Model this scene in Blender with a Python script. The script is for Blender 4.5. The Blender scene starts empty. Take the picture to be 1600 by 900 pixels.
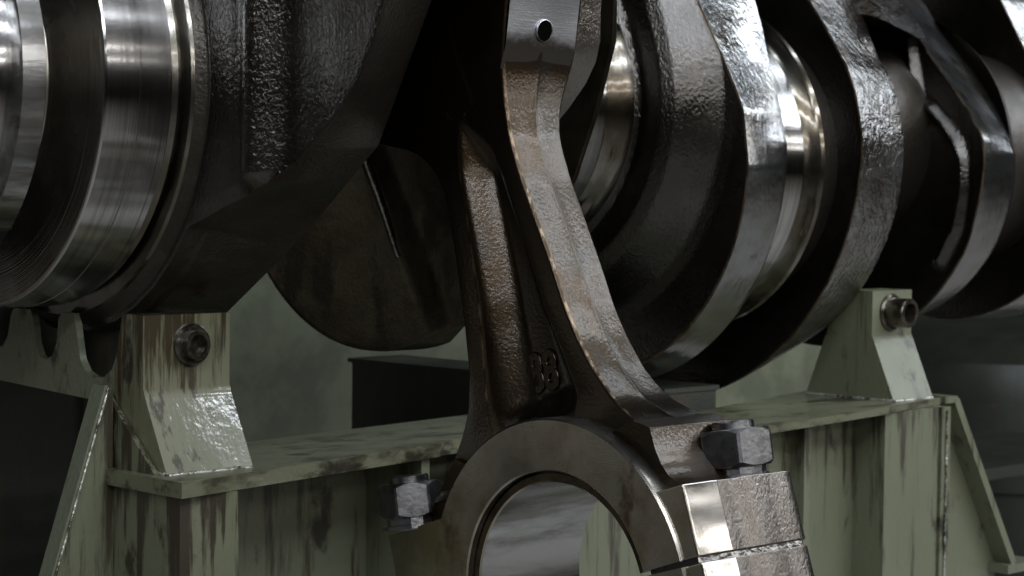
import bpy, bmesh, math, random
from mathutils import Vector, Matrix
random.seed(4)
sc = bpy.context.scene
COL = sc.collection
# ------------------------------------------------------------------ camera
A_, P_, R_, F_ = 0.768, 0.0442, 0.0112, 3300.0
fwd = Vector((math.sin(A_)*math.cos(P_), math.cos(A_)*math.cos(P_), -math.sin(P_)))
rt = Vector((math.cos(A_), -math.sin(A_), 0)); up = rt.cross(fwd)
rt2 = rt*math.cos(R_) + up*math.sin(R_); up2 = -rt*math.sin(R_) + up*math.cos(R_)
cam = bpy.data.cameras.new('camera'); co = bpy.data.objects.new('camera', cam); COL.objects.link(co)
m = Matrix((rt2, up2, -fwd)).transposed().to_4x4(); co.matrix_world = m
cam.sensor_width = 36; cam.lens = 36*F_/1600; cam.clip_start = .05; cam.clip_end = 200
cam.dof.use_dof = True; cam.dof.focus_distance = 1.43; cam.dof.aperture_fstop = 21
sc.camera = co
# ------------------------------------------------------------------ world, lamps, exposure
w = bpy.data.worlds.new('World'); sc.world = w; w.use_nodes = True
bg = w.node_tree.nodes['Background']; bg.inputs[0].default_value = (.80, .86, .78, 1); bg.inputs[1].default_value = .005
sc.view_settings.view_transform = 'Standard'; sc.view_settings.look = 'None'
sc.view_settings.exposure = 0; sc.view_settings.gamma = 1
def lamp(name, loc, target, sx, sy, power, col=(1, .97, .93)):
    l = bpy.data.lights.new(name, 'AREA'); l.shape = 'RECTANGLE'; l.size = sx; l.size_y = sy
    l.energy = power; l.color = col
    o = bpy.data.objects.new(name, l); COL.objects.link(o); o.location = loc
    d = (Vector(target)-Vector(loc)).normalized()
    x = Vector((1, 0, 0)); z = -d; y = z.cross(x).normalized(); x = y.cross(z).normalized()
    o.matrix_world = Matrix.Translation(loc) @ Matrix((x, y, z)).transposed().to_4x4()
    return o
# rows of strip luminaires under the hall roof, running along the shaft
lamp('strip_lamp', (1.8, -1.15, 1.65), (1.8, 1.3, 0), 11, .12, 140, (.88, .93, 1))
lamp('strip_lamp', (2.6, -.25, 1.68), (2.6, 1.3, 0), 10, .12, 96, (.86, .93, 1))
lamp('strip_lamp', (3.2, -3.9, 1.7), (3.0, 1.3, 0), 14, .12, 100, (1, .98, .95))
lamp('strip_lamp', (4.0, -6.8, 1.7), (4.0, 1.3, 0), 16, .14, 110, (1, .98, .95))
lamp('strip_lamp', (3.6, .75, 1.8), (3.0, 1.4, 0), 6, .13, 34, (.86, .93, 1))
lamp('left_fill', (-3.6, 4.6, .7), (1.1, 1.1, -.1), 3.6, 2.6, 11, (1, .95, .82))  # added soft fill light that brightens the left-facing steel faces

# ------------------------------------------------------------------ materials
def mat(name, base, metallic=0., rough=.4, var=None, var_scale=(8, 8, 8), var2=None, var2_scale=(30, 30, 30),
        bumps=(), coat=0., coat_rough=.1, rvar=0., aniso=0., turned=None, lo=.42, hi=.62, lo2=.5, hi2=.62, spec=.5, drip=None, vdet=9):
    mt = bpy.data.materials.new(name); mt.use_nodes = True
    nt = mt.node_tree; N = nt.nodes; L = nt.links; b = N['Principled BSDF']
    b.inputs['Metallic'].default_value = metallic; b.inputs['Roughness'].default_value = rough
    b.inputs['Coat Weight'].default_value = coat; b.inputs['Coat Roughness'].default_value = coat_rough
    b.inputs['Specular IOR Level'].default_value = spec
    tc = N.new('ShaderNodeTexCoord'); src = tc.outputs['Object']
    def noise(scale3, detail=4, rough_=.55):
        mp = N.new('ShaderNodeMapping'); mp.inputs['Scale'].default_value = scale3; L.new(src, mp.inputs['Vector'])
        n = N.new('ShaderNodeTexNoise'); n.inputs['Scale'].default_value = 1; n.inputs['Detail'].default_value = detail
        n.inputs['Roughness'].default_value = rough_
        L.new(mp.outputs[0], n.inputs['Vector']); return n.outputs['Fac']
    def ramp(v, a, c):
        r_ = N.new('ShaderNodeMapRange'); r_.inputs['From Min'].default_value = a; r_.inputs['From Max'].default_value = c
        r_.interpolation_type = 'SMOOTHSTEP'; L.new(v, r_.inputs['Value']); return r_.outputs['Result']
    colr = None
    def mix(c0, c1, fac):
        mx = N.new('ShaderNodeMix'); mx.data_type = 'RGBA'; L.new(fac, mx.inputs['Factor'])
        if isinstance(c0, tuple): mx.inputs[6].default_value = (*c0, 1)
        else: L.new(c0, mx.inputs[6])
        mx.inputs[7].default_value = (*c1, 1); return mx.outputs[2]
    colr = base
    f1 = None
    if var:
        v1 = noise(var_scale, vdet, .68 if vdet > 4 else .5)
        if drip:   # runs start at the top edge and thin out below it
            sp = N.new('ShaderNodeSeparateXYZ'); L.new(src, sp.inputs[0])
            mr = N.new('ShaderNodeMapRange'); mr.inputs['From Min'].default_value = drip[0]; mr.inputs['From Max'].default_value = drip[0]-drip[1]
            am = drip[2] if len(drip) > 2 else 1; mr.inputs['To Min'].default_value = .10*am; mr.inputs['To Max'].default_value = -.07*am; L.new(sp.outputs[2], mr.inputs['Value'])
            ad = N.new('ShaderNodeMath'); ad.operation = 'ADD'; L.new(v1, ad.inputs[0]); L.new(mr.outputs[0], ad.inputs[1]); v1 = ad.outputs[0]
        f1 = ramp(v1, lo, hi); colr = mix(colr, var, f1)
    if var2:
        f2 = ramp(noise(var2_scale, vdet, .66 if vdet > 4 else .5), lo2, hi2); colr = mix(colr, var2, f2)
    if isinstance(colr, tuple): b.inputs['Base Color'].default_value = (*colr, 1)
    else: L.new(colr, b.inputs['Base Color'])
    if rvar:
        rr = N.new('ShaderNodeMapRange'); rr.inputs['From Min'].default_value = .3; rr.inputs['From Max'].default_value = .7
        rr.inputs['To Min'].default_value = max(.03, rough-rvar); rr.inputs['To Max'].default_value = rough+rvar
        L.new(noise((14, 14, 14), 5), rr.inputs['Value']); L.new(rr.outputs[0], b.inputs['Roughness'])
    prev = None
    hs = [(noise(s3, d), st, dist) for (s3, d, st, dist) in bumps]
    if turned:   # lathe marks: concentric rings about the shaft axis
        cy, cz, fr, st, dist = turned
        sep = N.new('ShaderNodeSeparateXYZ'); L.new(src, sep.inputs[0])
        cmb = N.new('ShaderNodeCombineXYZ'); s1 = N.new('ShaderNodeMath'); s1.operation = 'SUBTRACT'; s1.inputs[1].default_value = cy
        s2 = N.new('ShaderNodeMath'); s2.operation = 'SUBTRACT'; s2.inputs[1].default_value = cz
        L.new(sep.outputs[1], s1.inputs[0]); L.new(sep.outputs[2], s2.inputs[0]); L.new(s1.outputs[0], cmb.inputs[1]); L.new(s2.outputs[0], cmb.inputs[2])
        ln = N.new('ShaderNodeVectorMath'); ln.operation = 'LENGTH'; L.new(cmb.outputs[0], ln.inputs[0])
        ml = N.new('ShaderNodeMath'); ml.operation = 'MULTIPLY'; ml.inputs[1].default_value = fr; L.new(ln.outputs['Value'], ml.inputs[0])
        n1 = N.new('ShaderNodeTexNoise'); n1.noise_dimensions = '1D'; n1.inputs['Scale'].default_value = 1; n1.inputs['Detail'].default_value = 3
        L.new(ml.outputs[0], n1.inputs['W']); hs.append((n1.outputs['Fac'], st, dist))
    for v, st, dist in hs:
        bp = N.new('ShaderNodeBump'); bp.inputs['Strength'].default_value = st; bp.inputs['Distance'].default_value = dist
        L.new(v, bp.inputs['Height'])
        if prev: L.new(prev, bp.inputs['Normal'])
        prev = bp.outputs[0]
    if prev:
        L.new(prev, b.inputs['Normal']); L.new(prev, b.inputs['Coat Normal'])
    if aniso:
        b.inputs['Anisotropic'].default_value = aniso; b.inputs['Anisotropic Rotation'].default_value = .25
        tg = N.new('ShaderNodeTangent'); tg.direction_type = 'RADIAL'; tg.axis = 'X'; L.new(tg.outputs[0], b.inputs['Tangent'])
    return mt

cast_bump = [((38, 38, 38), 3, .22, .0035), ((380, 380, 250), 3, .60, .0013)]
M = {}
M['cast'] = mat('oily_cast_steel', (.042, .037, .032), .9, .26, (.022, .018, .014), (10, 10, 10), bumps=cast_bump, coat=1., coat_rough=.05, rvar=.07)
M['rim'] = mat('oily_rim_steel', (.17, .17, .172), .95, .20, (.10, .092, .078), (10, 22, 22), (.04, .033, .024), (30, 40, 40), lo2=.56, hi2=.70,
               bumps=[((60, 26, 26), 3, .20, .0030), ((300, 170, 170), 3, .30, .0010)], coat=.8, coat_rough=.07, rvar=.09)
M['rim_dark'] = mat('dark_rim_steel', (.050, .042, .034), .85, .40, (.028, .022, .016), (14, 14, 14), bumps=[((300, 300, 300), 3, .5, .0012)], coat=.25, coat_rough=.2, rvar=.1)
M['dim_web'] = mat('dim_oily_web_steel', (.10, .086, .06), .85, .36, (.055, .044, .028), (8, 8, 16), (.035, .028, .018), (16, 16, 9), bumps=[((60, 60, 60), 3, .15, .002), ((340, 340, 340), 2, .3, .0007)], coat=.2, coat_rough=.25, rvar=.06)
M['rim_wet'] = mat('wet_rim_steel', (.17, .165, .16), .95, .24, (.08, .065, .05), (16, 24, 24), bumps=[((150, 120, 120), 2, .7, .0028), ((420, 380, 380), 2, .5, .0010)], coat=.8, coat_rough=.06, rvar=.1)
M['journal'] = mat('ground_journal_steel', (.44, .435, .43), 1, .19, (.31, .30, .285), (200, 5, 5), (.15, .135, .115), (300, 3, 3), lo2=.6, hi2=.72,
                   bumps=[((1300, 3, 3), 2, .25, .0003)], rvar=.02, aniso=.95)
M['turned'] = mat('turned_face_steel', (.36, .35, .33), 1, .26, (.27, .24, .20), (12, 12, 12), turned=(-.012, .006, 800, .8, .0005), rvar=.06)
M['fillet'] = mat('oily_fillet_steel', (.17, .16, .14), 1, .20, (.08, .065, .045), (20, 12, 12), bumps=[((300, 60, 60), 2, .2, .0008)], coat=.6, coat_rough=.06)
M['rod'] = mat('brown_oily_forged_steel', (.031, .022, .0135), .95, .33, (.034, .020, .008), (9, 9, 9), (.030, .025, .019), (24, 24, 24), lo=.3, hi=.7, lo2=.4, hi2=.8, vdet=2,
               bumps=[((34, 34, 34), 2, .05, .0030), ((360, 360, 360), 3, .30, .0009)], coat=.40, coat_rough=.12, rvar=.07)
M['rod_worn_glint'] = mat('worn_glint_rod_edge', (.15, .11, .075), 1, .34, (.036, .025, .015), (90, 90, 50), lo=.42, hi=.54, bumps=[((400, 400, 400), 2, .4, .0008)])  # worn corners, with the bright edge highlight put into the colour
M['rust'] = mat('worn_brown_edge', (.20, .15, .10), .9, .40, (.07, .05, .03), (60, 60, 60))
M['chip_glint'] = mat('worn_glint_paint_edge', (.42, .42, .37), .5, .34, (.06, .05, .03), (75, 75, 75), lo=.42, hi=.58, coat=.6, coat_rough=.12)  # chipped paint and welds; edge highlights put into the pale colour
M['rodm'] = mat('machined_rod_steel', (.40, .38, .34), 1, .26, (.27, .225, .16), (10, 10, 10), (.13, .095, .055), (24, 24, 15), lo2=.55, hi2=.72,
                bumps=[((60, 60, 900), 2, .10, .0004)], rvar=.07)
M['rodcast'] = mat('rough_rod_steel', (.14, .125, .11), 1, .30, (.11, .095, .08), (30, 30, 30),
                   bumps=[((420, 420, 260), 3, .55, .0011), ((700, 700, 500), 2, .4, .0007)], coat=.5, coat_rough=.12, rvar=.08)
M['band'] = mat('polished_land_steel', (.34, .33, .315), 1, .13, (.25, .235, .21), (30, 30, 30), bumps=[((8, 8, 34), 1, .35, .0022), ((900, 60, 60), 2, .1, .0003)], rvar=.03)
M['seat'] = mat('milled_seat_steel', (.42, .42, .44), 1, .34, (.075, .066, .056), (9, 9, 14), bumps=[((60, 60, 900), 2, .2, .0005), ((430, 430, 430), 2, .12, .0008)], rvar=.06, drip=(.386, -.02, 2.6))
M['shell'] = mat('bearing_shell_metal', (.36, .36, .36), 1, .20, (.17, .165, .155), (5, 26, 26), bumps=[((9, 60, 60), 3, .30, .0016)], rvar=.08)
M['bronze'] = mat('shell_edge_bronze', (.09, .068, .045), .9, .35, (.035, .028, .02), (22, 22, 22), rvar=.08)
M['nut'] = mat('worn_nut_steel', (.20, .20, .205), 1, .28, (.13, .128, .13), (90, 90, 90), bumps=[((300, 300, 300), 3, .3, .0006)], rvar=.1)
M['black'] = mat('black_oil_film', (.02, .017, .013), .3, .2, bumps=[((90, 90, 90), 2, .3, .002)], coat=.7, coat_rough=.08)
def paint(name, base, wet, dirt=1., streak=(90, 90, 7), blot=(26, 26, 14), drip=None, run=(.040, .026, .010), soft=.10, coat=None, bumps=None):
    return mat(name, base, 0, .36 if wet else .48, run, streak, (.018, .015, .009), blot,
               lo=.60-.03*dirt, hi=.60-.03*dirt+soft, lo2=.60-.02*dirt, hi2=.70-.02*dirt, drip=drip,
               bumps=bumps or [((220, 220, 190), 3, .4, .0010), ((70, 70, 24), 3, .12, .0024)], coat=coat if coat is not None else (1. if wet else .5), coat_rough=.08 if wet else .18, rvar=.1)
M['hole'] = mat('black_hole_disc', (.002, .002, .0015), 0, .8, spec=.0)
M['green'] = paint('stained_green_paint', (.100, .106, .066), False, 1.5, (52, 52, 5), (15, 15, 9), (.823, .24, 1.0), (.026, .021, .011), .15)
M['greenold'] = paint('streaked_green_paint', (.102, .107, .066), False, 1.5, (62, 62, 4.0), (20, 20, 11), (.823, .26, 1.1), (.020, .014, .007), .09)
M['greenwet'] = paint('wet_green_paint', (.110, .110, .066), True, 1.3, (68, 50, 4.0), (30, 30, 14), (.955, .18, 1.1), (.026, .018, .007), .08, 1.,
                      [((60, 60, 10), 2, .13, .0030), ((300, 300, 120), 3, .22, .0007)])
M['greendamp'] = paint('damp_green_paint', (.100, .106, .064), False, 1.4, (70, 70, 3.0), (28, 28, 12), (.955, .20), (.06, .055, .03), .14, .08)
M['greenplate'] = paint('oily_plate_paint', (.100, .103, .064), True, 3.6, (11, 30, 40), (8, 18, 24), soft=.16, coat=.30, run=(.034, .028, .017))
M['greendim'] = paint('dull_green_paint', (.095, .102, .068), False, 1.5, (34, 34, 12), soft=.16)
M['shadegreen'] = paint('shaded_green_paint', (.022, .025, .018), False, coat=.0)  # darkened copy of the stand green, shade put into the colour
M['backgreen'] = mat('plain_green_panel_paint', (.118, .130, .082), 0, .5, (.075, .083, .052), (7, 7, 7), (.045, .05, .03), (13, 13, 13), lo2=.57, hi2=.78)
M['background_paint'] = paint('shaded_background_paint', (.013, .015, .010), False, -.5, (20, 20, 20), coat=0.)  # near-black base, the dimness of the hall put into the colour
M['floor'] = mat('shop_floor_concrete', (.30, .29, .27), 0, .5, (.2, .19, .17), (2, 2, 2), bumps=[((30, 30, 30), 3, .2, .003)])
M['bolt'] = mat('oily_bolt_steel', (.11, .095, .075), .9, .3, (.035, .028, .02), (70, 70, 70), bumps=[((260, 260, 260), 2, .35, .001)], coat=.6, coat_rough=.1)

# ------------------------------------------------------------------ mesh helpers
def thing(name, loc, label, cat):
    e = bpy.data.objects.new(name, None); COL.objects.link(e); e.location = loc; e.empty_display_size = .05
    e['label'] = label; e['category'] = cat; return e
def link(name, bm, mats, parent=None, angle=32, root=None):
    """bm holds world coordinates; the mesh is stored relative to the thing's own origin"""
    off = Vector((0, 0, 0))
    q = parent
    while q is not None: off += q.location; q = q.parent
    bmesh.ops.translate(bm, verts=bm.verts, vec=-off)
    bmesh.ops.recalc_face_normals(bm, faces=bm.faces)
    me = bpy.data.meshes.new(name); bm.to_mesh(me); bm.free()
    if not isinstance(mats, (list, tuple)): mats = [mats]
    for k in mats: me.materials.append(M[k])
    me.polygons.foreach_set('use_smooth', [True]*len(me.polygons))
    me.set_sharp_from_angle(angle=math.radians(angle))
    o = bpy.data.objects.new(name, me); COL.objects.link(o)
    if parent is not None: o.parent = parent
    wn = o.modifiers.new('weighted_normals', 'WEIGHTED_NORMAL'); wn.keep_sharp = True; wn.weight = 90
    return o
def bevel(bm, wdt, seg=2, ang=25, mi=-1):
    es = [e for e in bm.edges if len(e.link_faces) == 2 and e.calc_face_angle(0) > math.radians(ang)]
    bmesh.ops.bevel(bm, geom=es, offset=wdt, segments=seg, profile=.6, affect='EDGES', clamp_overlap=True, material=mi)
def poly_prism(bm, pts, ext, mi=0):
    """pts: list of 3D points (planar polygon), ext: extrusion vector"""
    a = [bm.verts.new(p) for p in pts]; e = Vector(ext)
    c = [bm.verts.new(Vector(p)+e) for p in pts]; n = len(pts); fs = []
    fs.append(bm.faces.new(a)); fs.append(bm.faces.new(list(reversed(c))))
    for i in range(n): fs.append(bm.faces.new((a[i], c[i], c[(i+1) % n], a[(i+1) % n])))
    for f_ in fs: f_.material_index = mi
    return fs
def box(bm, x0, x1, y0, y1, z0, z1):
    return poly_prism(bm, [(x0, y0, z0), (x0, y1, z0), (x0, y1, z1), (x0, y0, z1)], (x1-x0, 0, 0))
def lathe_x(prof, cy, cz, seg=160):
    """prof: (x, r) list; surface of revolution about an axis parallel to X"""
    bm = bmesh.new(); rings = []
    for x, r_ in prof:
        if r_ <= 0: rings.append([bm.verts.new((x, cy, cz))]); continue
        rings.append([bm.verts.new((x, cy+r_*math.cos(2*math.pi*k/seg), cz+r_*math.sin(2*math.pi*k/seg))) for k in range(seg)])
    for a, b in zip(rings, rings[1:]):
        for k in range(seg):
            k2 = (k+1) % seg
            if len(a) == 1: bm.faces.new((a[0], b[k], b[k2]))
            elif len(b) == 1: bm.faces.new((a[k], b[0], a[k2]))
            else: bm.faces.new((a[k], b[k], b[k2], a[k2]))
    return bm
def arc(cy, cz, r_, a0, a1, n=24):
    """angles in degrees: 0 = towards the viewer (-Y), 90 = up"""
    return [(cy-r_*math.cos(math.radians(a0+(a1-a0)*i/n)), cz+r_*math.sin(math.radians(a0+(a1-a0)*i/n))) for i in range(n+1)]
def polar(ctr, pts, angs):
    pr = sorted((math.atan2(z-ctr[1], -(y-ctr[0])) % (2*math.pi), math.hypot(y-ctr[0], z-ctr[1])) for y, z in pts)
    pr = [(pr[-1][0]-2*math.pi, pr[-1][1])] + pr + [(pr[0][0]+2*math.pi, pr[0][1])]
    out = []; k = 0
    for a in angs:
        while k < len(pr)-2 and pr[k+1][0] < a: k += 1
        (a0, r0), (a1, r1) = pr[k], pr[k+1]
        # interpolate along the chord so straight edges stay straight
        p0 = (r0*math.cos(a0), r0*math.sin(a0)); p1 = (r1*math.cos(a1), r1*math.sin(a1))
        d = (p1[0]-p0[0], p1[1]-p0[1]); den = d[0]*math.sin(a)-d[1]*math.cos(a)
        if abs(den) < 1e-9: out.append(r0); continue
        t = (p0[1]*math.cos(a)-p0[0]*math.sin(a))/den; t = min(1, max(0, t))
        out.append(math.hypot(p0[0]+d[0]*t, p0[1]+d[1]*t))
    return out
def sm(x, a, b):
    t = max(0., min(1., (x-a)/(b-a))); return t*t*(3-2*t)
def interp(x, xs, ys):
    if x <= xs[0]: return ys[0]
    for i in range(len(xs)-1):
        if x <= xs[i+1]: return ys[i]+(ys[i+1]-ys[i])*(x-xs[i])/(xs[i+1]-xs[i])
    return ys[-1]
def seg_dist(y, z, poly):
    best = 9
    for (y0, z0), (y1, z1) in zip(poly, poly[1:]):
        dy, dz = y1-y0, z1-z0; L2 = dy*dy+dz*dz; t = 0 if L2 == 0 else max(0, min(1, ((y-y0)*dy+(z-z0)*dz)/L2))
        best = min(best, math.hypot(y-y0-t*dy, z-z0-t*dz))
    return best
def web(name, parent, ctr, Lp, Rp, xL, xR, face=None, mats=('cast', 'rim'), NA=300, NR=56, edge=.0025, rimmid=None):
    angs = [2*math.pi*i/NA for i in range(NA)]
    rl = polar(ctr, Lp, angs); rr = polar(ctr, Rp, angs); bm = bmesh.new()
    def pt(a, r_, x): return (x, ctr[0]-r_*math.cos(a), ctr[1]+r_*math.sin(a))
    rings = []; kinds = []
    c0 = bm.verts.new((xL+(face(*ctr) if face else 0), *ctr)); rings.append([c0]*NA)
    for j in range(1, NR+1):
        t = (j/NR)**.8; ring = []
        for a, r_ in zip(angs, rl):
            q = max(0, r_-edge)*t; p = pt(a, q, xL)
            ring.append(bm.verts.new((xL+(face(p[1], p[2]) if face else 0), p[1], p[2])))
        rings.append(ring); kinds.append(0)
    rings.append([bm.verts.new(pt(a, r_-edge*.25, xL+(face(*pt(a, r_-edge, xL)[1:]) if face else 0)+edge*.3)) for a, r_ in zip(angs, rl)]); kinds.append(2)
    nm = 10
    for j in range(1, nm+1):
        t = j/nm
        rings.append([bm.verts.new(pt(a, r0+(r1-r0)*t, xL+edge+(xR-edge-xL-edge)*t)) for a, r0, r1 in zip(angs, rl, rr)]); kinds.append(1)
    rings.append([bm.verts.new(pt(a, r1-edge, xR)) for a, r1 in zip(angs, rr)]); kinds.append(1)
    c1 = bm.verts.new((xR, *ctr)); rings.append([c1]*NA); kinds.append(0)
    for (ra, rb), kd in zip(zip(rings, rings[1:]), [0]+kinds[1:]+[0]):
        for k in range(NA):
            k2 = (k+1) % NA; vs = []
            for v in (ra[k], rb[k], rb[k2], ra[k2]):
                if v not in vs: vs.append(v)
            if len(vs) > 2: bm.faces.new(vs).material_index = kd
    return link(name, bm, (list(mats)+['rust'])[:3], parent, angle=38)

# ------------------------------------------------------------------ floor
bm = bmesh.new(); box(bm, -12, 25, -14, 25, -1.15, -1.05); o = link('floor', bm, 'floor'); o['kind'] = 'structure'

# ------------------------------------------------------------------ crankshaft
AY, AZ, LY, LZ = 1.5, .077, 1.488, .083
ck = thing('crankshaft', (0, AY, AZ), 'big dark oily crankshaft lying across the green stand, polished journals between cast webs', 'crankshaft')
link('stub_shaft', lathe_x([(.2, 0), (.2, 0.1360), (.768, 0.1360), (.772, 0.1400), (.800, 0.1400)], LY, LZ), 'journal', ck)
link('locating_ring', lathe_x([(.799, 0.0880), (.799, 0.1500), (.8005, 0.1530), (.8195, 0.1530), (.821, 0.1510), (.821, 0.0980)], LY, LZ), 'shell', ck)
link('thrust_face', lathe_x([(.80, 0.1060), (.835, 0.1060), (.848, 0.1100), (.8525, 0.1180), (.8535, 0.1740), (.8545, 0.1758)], LY, LZ), 'turned', ck)
link('journal', lathe_x([(.8545, 0.1758), (.856, 0.1770), (.8835, 0.1770), (.8838, 0.1762), (.8848, 0.1762), (.8852, 0.1770), (.9115, 0.1770), (.9125, 0.1755)], LY, LZ), 'journal', ck)
link('fillet', lathe_x([(.9125, 0.1755), (.914, 0.1720), (.917, 0.1700), (.921, 0.1725), (.9235, 0.1800), (.9245, 0.1840), (.927, 0.1855)], LY, LZ), 'fillet', ck)
link('web_flange', lathe_x([(.924, 0.1380), (.9265, 0.1845), (.9335, 0.1910), (.9345, 0.1935), (.939, 0.1960), (.955, 0.2000)], LY, LZ), ['rim_dark'], ck)
# first web: throw points up and towards the viewer
nlR = [(y*1.008, z*1.008) for y, z in [(1.1425, .1395), (1.2002, .035), (1.2273, .0141), (1.2691, -.0188), (1.3133, -.05), (1.3494, -.0735), (1.3876, -.0983)]]
RA = nlR + arc(1.488, .083, .190, -78, -180, 14) + [(1.69, .16), (1.62, .30), (1.52, .41), (1.38, .49), (1.25, .5), (1.14, .44), (1.09, .34), (1.09, .24)]
nlL = [(y*1.016, z*1.016) for y, z in [(1.1093, .1318), (1.1165, .1082), (1.1319, .0767), (1.1546, .0501), (1.186, .0257), (1.2109, .0051), (1.2358, -.002)]]
LA = nlL + [(1.285, -.012)] + arc(1.488, .083, .199, -34, -180, 16) + [(1.70, .16), (1.62, .30), (1.52, .41), (1.38, .49), (1.25, .5), (1.13, .44), (1.07, .34), (1.07, .24)]
def faceA(y, z):
    d = math.hypot(y-LY, z-LZ)+.012
    PX = [1.10, 1.118, 1.14, 1.17, 1.19, 1.205, 1.216, 1.224, 1.230, 1.236, 1.242, 1.248, 1.255, 1.262, 1.27, 1.30]
    PV = [.012, .010, .006, .002, .001, -.001, -.005, -.012, -.019, -.025, -.027, -.0245, -.018, -.0140, -.0165, -.0185]
    p = (interp(y-.003, PX, PV)+2*interp(y, PX, PV)+interp(y+.003, PX, PV))/4
    low = -.016+.012*sm(d, .205, .26)
    k = sm(z+.25*(y-1.236), -.004, .014)
    v = low*(1-k)+p*k
    return v*(1-sm(y, 1.30, 1.33)) + -.0185*sm(y, 1.30, 1.33)
web('crank_web', ck, (1.40, .13), LA, RA, .953, 1.03, faceA, ('cast', 'rim_dark', 'cast'), NA=420, NR=90)
# second web: its round counterweight shows below the first
A2 = arc(1.49, .066, .212, -72, -200, 30) + [(1.66, .22), (1.58, .36), (1.44, .47), (1.28, .5), (1.18, .42), (1.185, .28), (1.2306, .1298), (1.2504, .0699), (1.2746, .0138), (1.33, -.06), (1.38, -.10)]
A2L = [(y*.965, z*.965) if y < 1.42 and z < .2 else (y, z) for y, z in A2]
bead = [(1.54, .115), (1.494, .0255), (1.4718, -.0136), (1.4498, -.0579)]
def faceA2(y, z):
    side = sm((y-1.4718)*.85+(z+.0136)*-.5, -.03, .004)
    return .007*(1-side)
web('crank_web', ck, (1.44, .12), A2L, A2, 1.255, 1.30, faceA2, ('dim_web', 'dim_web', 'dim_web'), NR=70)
bm = bmesh.new(); prev = None; nb = 40
for i in range(nb+1):
    t = i/nb; y = 1.54+(1.448-1.54)*t; z = interp(y, [b_[0] for b_ in reversed(bead)], [b_[1] for b_ in reversed(bead)])
    rad = .0075*(1-.5*t); cur = []
    for k in range(10):
        a = 2*math.pi*k/10; cur.append(bm.verts.new((1.2570-math.cos(a)*rad*.62, y-math.sin(a)*rad*1.3, z+math.sin(a)*rad*.75)))
    if prev:
        for k in range(10): bm.faces.new((prev[k], cur[k], cur[(k+1) % 10], prev[(k+1) % 10]))
    prev = cur
link('face_bead', bm, 'rim', ck, angle=70)
# crankpin of the rod, above the picture
link('crankpin', lathe_x([(1.03, .12), (1.26, .12)], 1.235, .30), 'journal', ck)
# main journal between the webs
link('journal', lathe_x([(1.295, .125), (1.299, .1345), (1.4390, .1345), (1.4402, .133)], AY, .088), 'journal', ck)
link('fillet', lathe_x([(1.4402, .133), (1.443, .1305), (1.448, .1305), (1.454, .134), (1.4585, .1385), (1.462, .1400), (1.470, .1415)], AY, .088), 'fillet', ck)
# third web
LB = arc(1.487, .034, .219, 0, -180, 40) + [(1.267, .0276), (1.2743, .0807), (1.322, .1865), (1.385, .33), (1.46, .44), (1.58, .46), (1.68, .38), (1.71, .25), (1.712, .12)]
RB = arc(1.515, .043, .2385, 2, -180, 40) + [(1.2874, .0915), (1.30, .1287), (1.3094, .1624), (1.3196, .1913), (1.385, .35), (1.46, .45), (1.58, .47), (1.68, .40), (1.73, .25), (1.75, .12)]
def faceB(y, z):
    d = seg_dist(y, z, [(1.51, .088), (1.60, .36)])
    return interp(d, [0, .146, .149, .153, .165, .178, .19, .202, .214, .226], [-.062, -.062, -.058, -.0535, -.0545, -.0535, -.044, -.02, -.004, 0])
web('crank_web', ck, (1.50, .09), LB, RB, 1.53, 1.60, faceB, ('cast', 'rim'), NA=360, NR=90)
# next throw
link('journal', lathe_x([(1.60, .155), (1.604, .163), (1.668, .163), (1.6695, .1615)], 1.475, .035), 'journal', ck)
link('fillet', lathe_x([(1.6695, .1615), (1.673, .160), (1.678, .163), (1.682, .170), (1.684, .1725), (1.6885, .1735)], 1.475, .035), 'fillet', ck)
link('journal', lathe_x([(1.686, .15), (1.75, .15)], 1.475, .035), 'rim_dark', ck)
LC = arc(1.578, .059, .285, 0, -180, 40) + [(1.2939, .0648), (1.2985, .09), (1.3046, .1121), (1.3146, .1345), (1.329, .1558), (1.3457, .1807), (1.364, .204), (1.42, .29), (1.52, .36), (1.68, .36), (1.8, .27), (1.85, .15)]
RC = arc(1.547, .05, .234, 4, -180, 40) + [(1.3183, .0873), (1.3267, .117), (1.3348, .1321), (1.3476, .1474), (1.3646, .1847), (1.3783, .212), (1.44, .30), (1.53, .36), (1.68, .36), (1.76, .27), (1.78, .15)]
web('crank_web', ck, (1.55, .08), LC, RC, 1.74, 1.84, None, ('cast', 'rim_wet'))
# bridge over the pocket between the third throw's cheeks
bm = bmesh.new()
br = [(1.3466, .1759), (1.36, .1814), (1.3821, .1866), (1.41, .1905), (1.52, .19), (1.6, .22), (1.6, .36), (1.5, .36), (1.43, .30), (1.39, .24), (1.362, .20)]
ra = [bm.verts.new((1.835, y-.012, z+.010)) for y, z in br]; rb = [bm.verts.new((1.975, y+.034, z-.002)) for y, z in br]
bm.faces.new(ra); bm.faces.new(list(reversed(rb)))
for k in range(len(br)): bm.faces.new((ra[k], rb[k], rb[(k+1) % len(br)], ra[(k+1) % len(br)]))
bevel(bm, .006, 2)
link('web_bridge', bm, 'rim_wet', ck)
link('journal', lathe_x([(1.83, .125), (1.98, .125)], AY, .07), 'rim_dark', ck)
LD = arc(1.523, .049, .223, 0, -180, 40) + [(1.3029, .0671), (1.308, .0762), (1.3241, .0953), (1.3447, .1217), (1.368, .1493), (1.3891, .1743), (1.41, .20), (1.4577, .256), (1.52, .32), (1.62, .33), (1.72, .25), (1.745, .14)]
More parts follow.
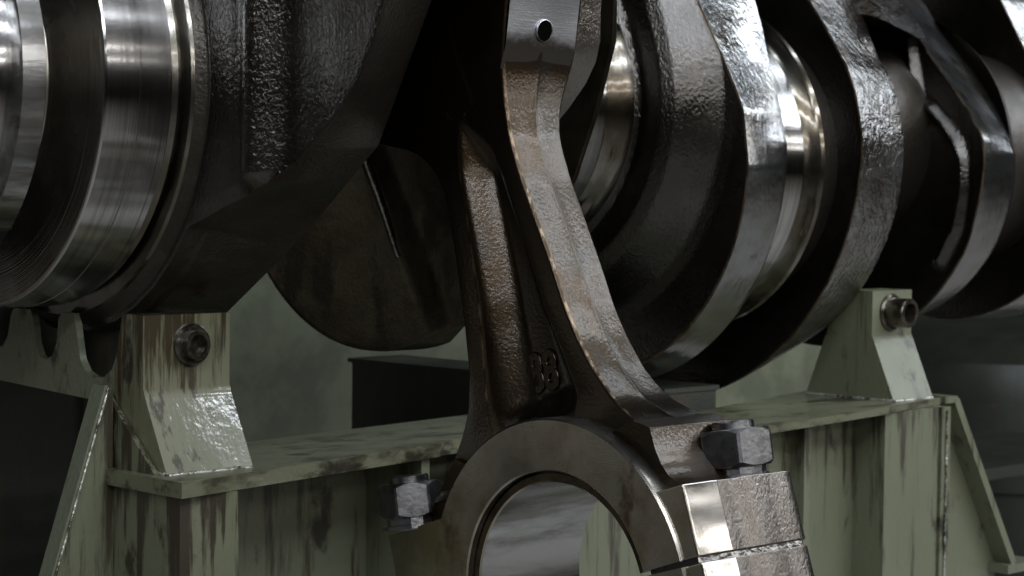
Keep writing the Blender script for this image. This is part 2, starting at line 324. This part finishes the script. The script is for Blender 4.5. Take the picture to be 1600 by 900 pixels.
RD = arc(1.509, .039, .1845, 4, -180, 40) + [(1.3361, .0795), (1.3529, .1074), (1.3714, .1326), (1.3856, .1506), (1.4097, .175), (1.4287, .1958), (1.4554, .2329), (1.52, .31), (1.62, .32), (1.69, .24), (1.70, .12)]
ridgeD = [(1.405, .18), (1.398, .14), (1.3919, .1102), (1.3737, .0998), (1.3546, .0811), (1.3408, .064), (1.3312, .0456), (1.3299, .028), (1.3302, .0084), (1.338, -.03), (1.36, -.07)]
web('crank_web', ck, (1.52, .07), LD, RD, 1.97, 2.07, lambda y, z: -.010*math.exp(-(seg_dist(y, z, ridgeD)/.0055)**2)+.006*sm(y, 1.31, 1.33), ('cast', 'rim'), NR=90)
link('journal', lathe_x([(2.065, .17), (2.078, .165), (2.085, .13), (2.25, .13)], AY, .05), 'rim_dark', ck)
LE = arc(1.52, .05, .2, -20, -180, 30) + [(1.345, .08), (1.38, .13), (1.4168, .1899), (1.4468, .2432), (1.5, .32), (1.62, .33), (1.72, .2)]
web('crank_web', ck, (1.53, .08), LE, LE, 2.22, 2.32, None, ('cast', 'rim'), NR=12)
link('journal', lathe_x([(2.32, .135), (2.6, .135), (2.6, 0)], AY, .06), 'journal', ck)

# ------------------------------------------------------------------ connecting rod
TH = math.radians(18.5)
EU = Vector((0, math.sin(TH), math.cos(TH))); EV = Vector((0, -math.cos(TH), math.sin(TH))); RO = Vector((0, 1.042, -.284))
def rp(u, v, x): p = RO+EU*u+EV*v; return (x, p.y, p.z)
rod = thing('connecting_rod', (1.10, 1.042, -.284), 'long brown oily connecting rod hanging before the shaft, open split bearing at its bottom', 'connecting rod')
nu = sorted([[.75, .15], [.62, .17], [.52, .125], [.46, .0815], [.428, .0634], [.3986, .0492], [.3833, .0407], [.363, .035], [.3328, .0318], [.2999, .0341], [.2638, .0401], [.2274, .0458], [.1991, .0490], [.1732, .0545], [.1488, .0628], [.1225, .0763], [.1063, .0925], [.0990, .1050], [.0946, .1118], [.088, .1122], [.082, .1125], [.069, .1165], [.056, .124]])
fu = sorted([[.75, -.18], [.52, -.22], [.43, -.205], [.40, -.165], [.3762, -.1098], [.3596, -.0768], [.3457, -.0618], [.3259, -.0519], [.3073, -.0495], [.2875, -.0513], [.2579, -.0534], [.2191, -.0581], [.1809, -.0642], [.1495, -.0757], [.1315, -.0896], [.1119, -.108], [.0915, -.1243], [.08, -.128], [.056, -.129]])
pf = [[.1, -.060], [.1312, -.055], [.1683, -.0484], [.2232, -.0375], [.244, -.0353], [.2896, -.0304], [.3304, -.0271], [.3644, -.0268], [.4, -.026]]
pn = [[.1, .050], [.1429, .038], [.1603, .0348], [.186, .0293], [.2056, .0245], [.229, .0222], [.2673, .0182], [.3105, .0127], [.354, .0069], [.4, .002]]
xr = [[.05, 1.15], [.07, 1.149], [.0989, 1.146], [.1126, 1.137], [.1346, 1.1295], [.188, 1.128], [.333, 1.129], [.3531, 1.1325], [.3864, 1.148], [.43, 1.150], [.8, 1.152]]
xl = [[.05, 1.060], [.09, 1.063], [.11, 1.0735], [.13, 1.0755], [.37, 1.0755], [.40, 1.072], [.43, 1.070], [.8, 1.068]]
def tab(t, u): return interp(u, [a[0] for a in t], [a[1] for a in t])
def smooth_tab(t, u, wd=.006):
    return (tab(t, u-wd)+2*tab(t, u)+tab(t, u+wd)+tab(t, u-wd/2)+tab(t, u+wd/2))/6
us = [.0925+.0035*i for i in range(97)] + [.43+.02*i for i in range(1, 17)]
us = [u for u in us if u < .43] + [.43+.02*i for i in range(0, 17)]
bm = bmesh.new(); rings = []
for u in us:
    vn = smooth_tab(nu, u); vf = smooth_tab(fu, u); x1 = smooth_tab(xl, u, .01); x2 = smooth_tab(xr, u, .01)
    dp = .0195*sm(u, .118, .150)*(1-sm(u, .315, .366)); a = tab(pf, u); b = tab(pn, u)
    if dp > 0:
        tp = sm(u, .325, .368); mid = (a+b)/2-tp*.22*(b-a); k = 1-.72*tp-.25*(1-sm(u, .118, .14)); a = mid+(a-mid)*k; b = mid+(b-mid)*k
    wt = b-a; e = .0028; xm = (x1+x2)/2
    L = [(vn, x1+e), (vn-.3*e, x1+.3*e), (vn-e, x1), (vn-.5*(vn-b), x1), (b+.004, x1), (b+.001, x1+.0012), (b-.10*wt, x1+dp*.70), (b-.17*wt, x1+dp*.95), (b-.27*wt, x1+dp)]+[(a+wt*.50*(1-q/9), x1+dp*.5*(1+math.cos(math.pi*q/9))) for q in range(0, 9)]+[(a+.012*wt, x1+dp*.008), (a-.0015, x1), (a-.5*(a-vf), x1), (vf+e, x1), (vf+.3*e, x1+.3*e), (vf, x1+e)]
    Rr = [(v, x1+x2-x) for v, x in reversed(L)]
    ch = .016*sm(u, .375, .41); 
    nf = [(vn+.0002, xm+.012), (vn+.0004, xm+.003), (vn+.0016, xm+.0012), (vn+.0016, xm-.0008), (vn+.0004, xm-.0024), (vn+.0001, xm-.012)]
    # widened shoulder towards the far side of the big end
    sh = [(vn-.003, x2+.030*sm(u, .385, .42))] if False else []
    prof = L+Rr+nf
    rings.append([bm.verts.new(rp(u, v, x)) for v, x in prof])
n = len(rings[0])
for a, b in zip(rings, rings[1:]):
    for k in range(n): bm.faces.new((a[k], b[k], b[(k+1) % n], a[(k+1) % n])).material_index = 1 if k in (0, 18) else 0
bm.faces.new(rings[0]); bm.faces.new(list(reversed(rings[-1])))
shank = link('shank', bm, ['rod', 'rod_worn_glint'], rod, angle=50)
# machined seat with its oil hole on the front of the upper end
bm = bmesh.new(); v0 = []
NX, NU = 26, 30
hu, hx, hr = .409, 1.1095, .0078
rows = []
for i in range(NU+1):
    u = .383+(.60-.383)*(i/NU)**1.3; rows.append([])
    for j in range(NX+1):
        x = 1.0725+(1.1445-1.0725)*j/NX
        rows[-1].append(bm.verts.new(rp(u, smooth_tab(nu, u)-.0006+.0028*sm(u, .383, .400), x)))
for i in range(NU):
    for j in range(NX): bm.faces.new((rows[i][j], rows[i+1][j], rows[i+1][j+1], rows[i][j+1]))
link('machined_seat', bm, 'seat', rod)
def lathe_axis(origin, axis, prof, seg=48):
    """prof: (h, r) along axis"""
    bm = bmesh.new(); az = Vector(axis).normalized(); ax = az.orthogonal().normalized(); ay = az.cross(ax); rings = []
    for h, r_ in prof:
        c = Vector(origin)+az*h
        rings.append([bm.verts.new(c)] if r_ <= 0 else [bm.verts.new(c+ax*r_*math.cos(2*math.pi*k/seg)+ay*r_*math.sin(2*math.pi*k/seg)) for k in range(seg)])
    for a, b in zip(rings, rings[1:]):
        for k in range(seg):
            k2 = (k+1) % seg
            if len(a) == 1: bm.faces.new((a[0], b[k], b[k2]))
            elif len(b) == 1: bm.faces.new((a[k], b[0], a[k2]))
            else: bm.faces.new((a[k], b[k], b[k2], a[k2]))
    return bm
hn = (EV-EU*.47).normalized(); hp = Vector(rp(hu, smooth_tab(nu, hu)+.0023, hx))
link('oil_hole_disc', lathe_axis(hp, hn, [(-.001, hr), (.0011, hr), (.0012, hr*.98), (.0012, 0)], 40), ['hole'], rod)  # flat black disc; the darkness inside the hole is its colour
link('hole_rim', lathe_axis(hp, hn, [(.0010, hr*.97), (.0018, hr*1.02), (.0016, hr*1.07), (-.001, hr*1.16)], 40), ['seat'], rod)
# shoulder of the upper end behind the seat
bm = bmesh.new()
sh = [(.345, -.10), (.352, -.06), (.361, -.03), (.372, -.002), (.384, .021), (.396, .036), (.41, .0455), (.43, .052), (.46, .066), (.52, .11), (.62, .15), (.75, .13), (.75, -.1)]
poly_prism(bm, [rp(u, v, 1.140) for u, v in sh], (.042, 0, 0)); bevel(bm, .005, 2)
link('shoulder', bm, 'rodcast', rod)
# upper half of the split bearing housing: ring and two bolt blocks
RI, ROUT = .0895, .127
def ring_prism(bm, r0, r1, x0, x1, a0, a1, n=64, u0=0, mi=0):
    """arc in the u-v plane; angle 0 = near side, 90 = up the rod"""
    rows = []
    for i in range(n+1):
        a = math.radians(a0+(a1-a0)*i/n)
        rows.append([bm.verts.new(rp(r_*math.sin(a)+u0, r_*math.cos(a), x)) for r_, x in ((r0, x0+.0012), (r0+.0012, x0), (r1-.0015, x0), (r1, x0+.0015), (r1, x1), (r0, x1))])
    for a, b in zip(rows, rows[1:]):
        for k in range(6): bm.faces.new((a[k], b[k], b[(k+1) % 6], a[(k+1) % 6])).material_index = mi
    bm.faces.new(rows[0]); bm.faces.new(list(reversed(rows[-1])))
ao = math.degrees(math.asin(.0022/.127))
bm = bmesh.new(); ring_prism(bm, RI, ROUT, 1.05, 1.165, ao, 180-ao)
link('bearing_housing', bm, 'rodm', rod)
def near_block(bm, u0, u1, xa=1.0525, xb=1.178):
    # plan outline (x, v): flat machined land, rough forged swell, rounded far corner
    pl = [(xa, .1385), (xa+.0015, .1405), (xa+.0345, .1412), (xa+.0355, .1395)]
    pl += [(xa+.0355+.004*i, .1395+.0028*math.sin(math.pi*i/15)-.0025*math.exp(-((i-4)/2.)**2)) for i in range(1, 15)]
    pl += [(1.1520, .1405), (1.160, .1405), (1.168, .1385), (1.177, .131), (1.186, .118), (1.194, .100), (xa, .0985)]
    fs = poly_prism(bm, [rp(u0, v, x) for x, v in pl], EU*(u1-u0))
    bm.normal_update()
    for f_ in fs[2:]:
        c = f_.calc_center_median(); f_.material_index = 1
        if c.x < xa+.034: f_.material_index = 2 if c.x > xa+.004 and abs(f_.normal.x) < .5 else 0
    fs[0].material_index = 1; fs[1].material_index = 1
bm = bmesh.new(); near_block(bm, .0022, .051); bevel(bm, .0016, 2, 40)
link('bolt_block', bm, ['rodm', 'rodcast', 'band'], rod, angle=40)
bm = bmesh.new(); poly_prism(bm, [rp(.0022, v, 1.0535) for v in (-.10, -.168)]+[rp(.078, v, 1.0535) for v in (-.166, -.10)], (.10, 0, 0)); bevel(bm, .003)
link('bolt_block', bm, 'rodm', rod)
# bearing cap below the split
cap = bmesh.new(); ring_prism(cap, RI, ROUT, 1.05, 1.165, 180+ao, 360-ao)
capo = link('bearing_cap', cap, 'rodm', rod)
bm = bmesh.new(); near_block(bm, -.055, -.0022, 1.0540, 1.179); bevel(bm, .0016, 2, 40)
link('cap_block', bm, ['rodm', 'rodcast', 'band'], rod, angle=40)
bm = bmesh.new(); poly_prism(bm, [rp(-.055, v, 1.0535) for v in (-.10, -.168)]+[rp(-.0022, v, 1.0535) for v in (-.168, -.10)], (.10, 0, 0)); bevel(bm, .003)
link('cap_block', bm, 'rodm', rod)
bm = bmesh.new(); poly_prism(bm, [rp(-.0035, .0905, 1.0575), rp(-.0035, .135, 1.0575), rp(.0035, .135, 1.0575), rp(.0035, .0905, 1.0575)], (.11, 0, 0)); link('split_gap_fill', bm, 'black', rod)  # black plate filling the split, the gap's darkness put in as colour
# bearing shells
for s0, s1 in ((ao, 180-ao), (180+ao, 360-ao)):
    bm = bmesh.new(); ring_prism(bm, .0812, RI-.0006, 1.0555, 1.160, s0, s1)
    for f_ in bm.faces:
        if f_.calc_center_median().x < 1.0562:
            rr_ = math.hypot(f_.calc_center_median().y-RO.y, f_.calc_center_median().z-RO.z)
            f_.material_index = 2 if rr_ < .0822 else 1
    link('bearing_shell', bm, ['shell', 'bronze', 'rodm'], rod)
# web of metal between ring and near flank
bm = bmesh.new()
poly_prism(bm, [rp(u, v, 1.064) for u, v in ((.0515, .1290), (.0545, .1260), (.060, .1205), (.069, .1160), (.080, .1135), (.0955, .1130), (.0985, .1085), (.104, .098), (.10, .075), (.0515, .108))], (.084, 0, 0)); bevel(bm, .0016, 2, 30, 1)
link('nut_pad', bm, ['rod', 'rod_worn_glint'], rod)
bm = bmesh.new()
poly_prism(bm, [rp(u, v, 1.068) for u, v in ((.056, -.129), (.08, -.128), (.0935, -.123), (.12, -.09), (.10, -.06), (.056, -.10))], (.084, 0, 0)); bevel(bm, .003, 2)
link('nut_pad', bm, 'rod', rod)
bm = bmesh.new()
poly_prism(bm, [rp(u, v, 1.068) for u, v in [(.126*math.sin(math.radians(a)), .126*math.cos(math.radians(a))) for a in range(28, 153, 6)]+[(.05, -.10)]+[(.11*math.sin(math.radians(a)), .11*math.cos(math.radians(a))) for a in range(152, 27, -6)]], (.08, 0, 0))
link('throat', bm, 'black', rod)
# nuts on their studs
def nut(u, v, x, r_=.0285, h=.0265, rot=0., name='nut'):
    o3 = Vector(rp(u, v, x)); bm = bmesh.new()
    EU = Vector((0, math.sin(.17), math.cos(.17))); ax = Vector((1, 0, 0)); ay = EU.cross(ax)
    NS = 72; rin = r_*.875; cols = []
    def rho(a):
        d = ((a-rot+math.pi/6) % (math.pi/3))-math.pi/6
        return min(r_*.866/math.cos(math.pi/6-abs(d)) if False else r_*math.cos(math.pi/6)/math.cos(((a-rot) % (math.pi/3))-math.pi/6), r_*.978)
    for k in range(NS):
        a = 2*math.pi*k/NS; q = rho(a); cut = max(0, q-rin)*1.05; dr = ax*math.cos(a)+ay*math.sin(a)
        zs = [(.0095, rin*.97), (.0095+.0006, min(q, rin)), (.0095+cut*.8+.0006, q), (.0095+h-cut-.0006, q), (.0095+h-.0006, min(q, rin)), (.0095+h, rin*.97)]
        cols.append([bm.verts.new(o3+EU*z_+dr*q_) for z_, q_ in zs])
    for k in range(NS):
        p0, p1 = cols[k], cols[(k+1) % NS]
        for t in range(5): bm.faces.new((p0[t], p1[t], p1[t+1], p0[t+1]))
    bm.faces.new([c_[0] for c_ in cols]); bm.faces.new([c_[5] for c_ in cols])
    nt = link(name, bm, 'nut', rod, angle=22)
    nt_w = link('nut_collar', lathe_axis(o3, EU, [(0, 0), (0, .0225), (.001, .0235), (.0035, .0235), (.0045, .0205), (.010, .0205), (.011, 0)], 14), 'nut', rod, angle=20)
    link('stud', lathe_axis(o3, EU, [(.02, .0155), (.0405, .0155), (.0415, .0145), (.0415, 0)], 40), 'nut', rod)
    return nt
nut(.0515, .1165, 1.138, rot=math.radians(48))
nut(.0785, -.150, 1.066, r_=.0255, rot=math.radians(23))
# raised casting number on the pocket floor
fc = bpy.data.curves.new('casting_number', 'FONT'); fc.body = '88'; fc.size = .039; fc.extrude = .0003; fc.bevel_depth = .0010; fc.bevel_resolution = 1; fc.offset = .0005; fc.space_character = 1.0
fc.materials.append(M['rod']); fo = bpy.data.objects.new('casting_number', fc); COL.objects.link(fo); fo.parent = rod
tv = (EV*.94-EU*.10).normalized(); tu = (EU*.94+EV*.10).normalized()
mt = Matrix((tv*.78, tu*1.05, Vector((-1, 0, 0)))).transposed().to_4x4()
mt.translation = Vector(rp(.152, -.0215, 1.0945))-rod.location
fo.matrix_local = mt
bpy.context.view_layer.update()
me = bpy.data.meshes.new_from_object(fo.evaluated_get(bpy.context.evaluated_depsgraph_get()))
fm = bpy.data.objects.new('casting_number', me); COL.objects.link(fm); fm.parent = rod; fm.matrix_local = mt
bpy.data.objects.remove(fo); fm.name = 'casting_number'


# ------------------------------------------------------------------ green stand
st = thing('crankshaft_stand', (1.4, 1.4, -1.05), 'welded green steel stand with oil stained posts carrying the crankshaft', 'stand')
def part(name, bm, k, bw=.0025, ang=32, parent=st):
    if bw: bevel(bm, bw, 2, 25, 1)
    return link(name, bm, [k, 'chip_glint'], parent, angle=ang)
def xprism(pts, x0, x1):
    bm = bmesh.new(); poly_prism(bm, [(x0, y, z) for y, z in pts], (x1-x0, 0, 0)); return bm
part('support_post', xprism([(1.353, -.0955), (1.353, -.152), (1.349, -.161), (1.3215, -.2145), (1.41, -.2145), (1.40, -.17), (1.382, -.0955)], .916, .997), 'greenwet', .003)
part('support_post', xprism([(1.350, -.0985), (1.350, -.146), (1.347, -.152), (1.3200, -.2140), (1.437, -.2140), (1.392, -.0985)], 1.838, 1.909), 'greendamp', .003)
# notched saddle plate running back under the shaft
npl = [(1.379, -.097), (1.390, -.128), (1.397, -.140), (1.408, -.1465), (1.421, -.1475), (1.434, -.1435), (1.442, -.134), (1.449, -.106), (1.4535, -.0985), (1.469, -.0985), (1.474, -.104), (1.477, -.124), (1.483, -.134), (1.4925, -.1385), (1.502, -.136), (1.5085, -.126), (1.513, -.104), (1.517, -.0985),
       (1.542, -.0985), (1.547, -.104), (1.552, -.122), (1.560, -.131), (1.572, -.133), (1.584, -.127), (1.590, -.108), (1.60, -.099), (1.66, -.099), (1.66, -.156), (1.41, -.166), (1.38, -.168)]
part('saddle_plate', xprism(npl, .9165, .9225), 'greendim', .0015)
part('saddle_block', xprism([(1.42, -.10), (1.42, -.155), (1.64, -.150), (1.64, -.10)], .955, .985), 'shadegreen')
# top plates of the rails
def zplate(pts, z0, z1):
    bm = bmesh.new(); poly_prism(bm, [(x, y, z0) for x, y in pts], (0, 0, z1-z0)); return bm
part('rail_plate', zplate([(.902, 1.282), (1.218, 1.3485), (1.225, 1.354), (1.40, 1.385), (1.45, 1.515), (1.06, 1.452), (.902, 1.43)], -.227, -.215), 'greenplate', .0015)
part('rail_plate', zplate([(1.25, 1.207), (1.546, 1.2535), (1.79, 1.2915), (1.80, 1.298), (1.918, 1.3165), (1.925, 1.475), (1.61, 1.3885), (1.43, 1.33), (1.25, 1.30)], -.222, -.2145), 'greenplate', .0015)
# column under the left post
part('column', xprism([(1.2935, -1.05), (1.2935, -.2275), (1.40, -.2275), (1.40, -1.05)], .9085, .963), 'greenold')
part('column_cheek', xprism([(1.33, -.228), (1.33, -.2145), (1.399, -.155), (1.40, -.228)], .9105, .915), 'greenold', 0)
bm = bmesh.new(); poly_prism(bm, [(.9085, 1.383, -.150), (.9005, 1.383, -.150), (.745, 1.383, -.62), (.745, 1.383, -1.05), (.9085, 1.383, -1.05)], (0, .010, 0)); part('gusset', bm, 'green', .001)
bm = bmesh.new(); poly_prism(bm, [(.9020, 1.3795, -.150), (.8990, 1.3795, -.150), (.7435, 1.3795, -.62), (.7465, 1.3795, -.62)], (0, .017, 0)); part('gusset_flange', bm, 'greendim', .001)
# recessed web panels under the rails
bm = bmesh.new(); box(bm, .955, 1.46, 1.425, 1.435, -1.05, -.2275); part('web_panel', bm, 'green', 0)
bm = bmesh.new(); poly_prism(bm, [(1.20, 1.352, -.2275), (1.212, 1.355, -.2275), (1.212, 1.43, -.2275), (1.20, 1.43, -.2275)], (0, 0, -.8)); part('stiffener', bm, 'green', 0)
bm = bmesh.new(); poly_prism(bm, [(1.25, 1.219, -.2225), (1.80, 1.343, -.2225), (1.80, 1.353, -.2225), (1.25, 1.229, -.2225)], (0, 0, -.8)); part('web_panel', bm, 'green', 0)
bm = bmesh.new(); box(bm, 1.652, 1.662, 1.292, 1.318, -1.05, -.2225); part('stiffener', bm, 'green', .0015)
# column and gusset under the right post
bm = bmesh.new(); box(bm, 1.800, 1.896, 1.303, 1.45, -1.05, -.2225); part('column', bm, 'green')
bm = bmesh.new(); box(bm, 1.898, 1.914, 1.300, 1.36, -1.05, -.2225); part('stiffener', bm, 'green', .0015)
bm = bmesh.new(); poly_prism(bm, [(1.914, 1.345, -.2190), (1.955, 1.345, -.2190), (2.075, 1.345, -.410), (2.075, 1.345, -1.05), (1.914, 1.345, -1.05)], (0, .01, 0)); part('gusset', bm, 'green', .001)
bm = bmesh.new(); poly_prism(bm, [(1.935, 1.322, -.2150), (1.9575, 1.322, -.2150), (1.963, 1.322, -.219), (2.083, 1.322, -.412), (2.074, 1.322, -.416), (1.954, 1.322, -.2225), (1.935, 1.322, -.2225)], (0, .05, 0)); part('gusset_flange', bm, 'green', .001)
bm = bmesh.new(); box(bm, 2.06, 2.125, 1.318, 1.38, -.424, -.414); part('foot_plate', bm, 'greendim', .001)
# cross member behind, under the middle journal
bm = bmesh.new(); box(bm, 1.61, 1.69, 1.44, 1.94, -1.05, -.202); part('cross_member', bm, 'shadegreen')
bm = bmesh.new(); box(bm, 1.607, 1.693, 1.438, 1.945, -.2018, -.197); part('cross_plate', bm, 'shadegreen', .001)
bm = bmesh.new(); box(bm, .85, 1.39, 2.02, 2.04, -1.05, -.14); part('shade_panel', bm, 'shadegreen', 0)  # dark panel added behind, interior shade put into its paint
bm = bmesh.new(); box(bm, 1.287, 1.297, 1.985, 2.019, -1.05, -.14); part('stiffener', bm, 'greendim', .001)
# weld beads
def bead_line(pts, r_=.0017, step=.0016):
    bm = bmesh.new(); P = [Vector(p) for p in pts]; seq = []
    for a, b in zip(P, P[1:]):
        nn = max(2, int((b-a).length/step))
        for i in range(nn): seq.append(a.lerp(b, i/nn))
    seq.append(P[-1]); prev = None
    for i, c in enumerate(seq):
        d = (seq[min(i+1, len(seq)-1)]-seq[max(i-1, 0)]).normalized(); u_ = d.orthogonal().normalized(); v_ = d.cross(u_)
        rr = r_*.7*(.75+.5*abs(math.sin(i*1.1))+random.uniform(-.18, .18)); c = c+u_*random.uniform(-.0003, .0003)
        cur = [bm.verts.new(c+(u_*math.cos(2*math.pi*k/8)+v_*math.sin(2*math.pi*k/8))*rr) for k in range(8)]
        if prev:
            for k in range(8): bm.faces.new((prev[k], cur[k], cur[(k+1) % 8], prev[(k+1) % 8]))
        prev = cur
    return link('weld_bead', bm, 'chip_glint', st, angle=60)
bead_line([(.917, 1.3205, -.2150), (.996, 1.3205, -.2150)], .0020)
bead_line([(.9155, 1.322, -.2145), (.9155, 1.40, -.2145)], .0022)
bead_line([(1.839, 1.3190, -.2140), (1.908, 1.3190, -.2140)], .0020)
bead_line([(1.8375, 1.321, -.2140), (1.8375, 1.437, -.2140)], .0022)
bead_line([(.9015, 1.3785, -.152), (.7455, 1.3785, -.62)], .0013)
bead_line([(1.906, 1.299, -.226), (1.906, 1.299, -1.0)], .0016)
# clamp sleeves in the posts
def sleeve(x, z, y0, r_, out, flange):
    w_ = link('washer', lathe_axis((x, y0+.002, z), (0, -1, 0), [(0, 0), (0, flange*1.06), (.004, flange*1.06), (.0062, flange*.96), (.0062, 0)], 36), 'bolt', st)
    link('clamp_sleeve', lathe_axis((x, y0, z), (0, -1, 0), [(0, r_*.62), (.001, r_), (out-.0015, r_), (out, r_*.94), (out, r_*.70), (out-.002, r_*.64), (.004, r_*.6), (.004, 0)], 36), 'bolt', st)
sleeve(.9605, -.1195, 1.353, .0118, .010, .0158)
sleeve(1.871, -.122, 1.350, .0158, .026, .019)

# ------------------------------------------------------------------ background
bm = bmesh.new(); box(bm, 3.2, 30, 4.2, 4.4, -1.05, 3.5); o = link('back_wall', bm, 'background_paint'); o['label'] = 'dark far wall of the hall with its gloom put into the paint at the right'; o['category'] = 'wall'  # dark backdrop added over the lit floor, shade painted in
bk = bmesh.new(); box(bk, 1.56, 3.05, 2.30, 2.36, -1.05, .02); bevel(bk, .004)
o = link('green_panel', bk, 'backgreen'); o['label'] = 'plain pale green steel panel standing behind the stand below the shaft'; o['category'] = 'panel'
tk = thing('storage_drum', (4.2, 2.7, -1.05), 'blurred dark green rounded drum in the background at the right edge', 'drum')
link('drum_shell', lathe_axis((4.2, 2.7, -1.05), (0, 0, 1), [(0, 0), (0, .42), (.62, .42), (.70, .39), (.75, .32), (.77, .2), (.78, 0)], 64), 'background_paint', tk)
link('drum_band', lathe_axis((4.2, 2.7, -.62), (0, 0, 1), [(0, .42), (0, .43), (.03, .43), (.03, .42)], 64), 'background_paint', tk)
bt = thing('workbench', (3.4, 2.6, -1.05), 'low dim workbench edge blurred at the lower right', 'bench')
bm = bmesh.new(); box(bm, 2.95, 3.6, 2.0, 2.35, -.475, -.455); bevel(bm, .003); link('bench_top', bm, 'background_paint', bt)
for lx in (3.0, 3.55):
    bm = bmesh.new(); box(bm, lx, lx+.04, 2.05, 2.09, -1.05, -.475); bevel(bm, .002); link('leg', bm, 'shadegreen', bt)
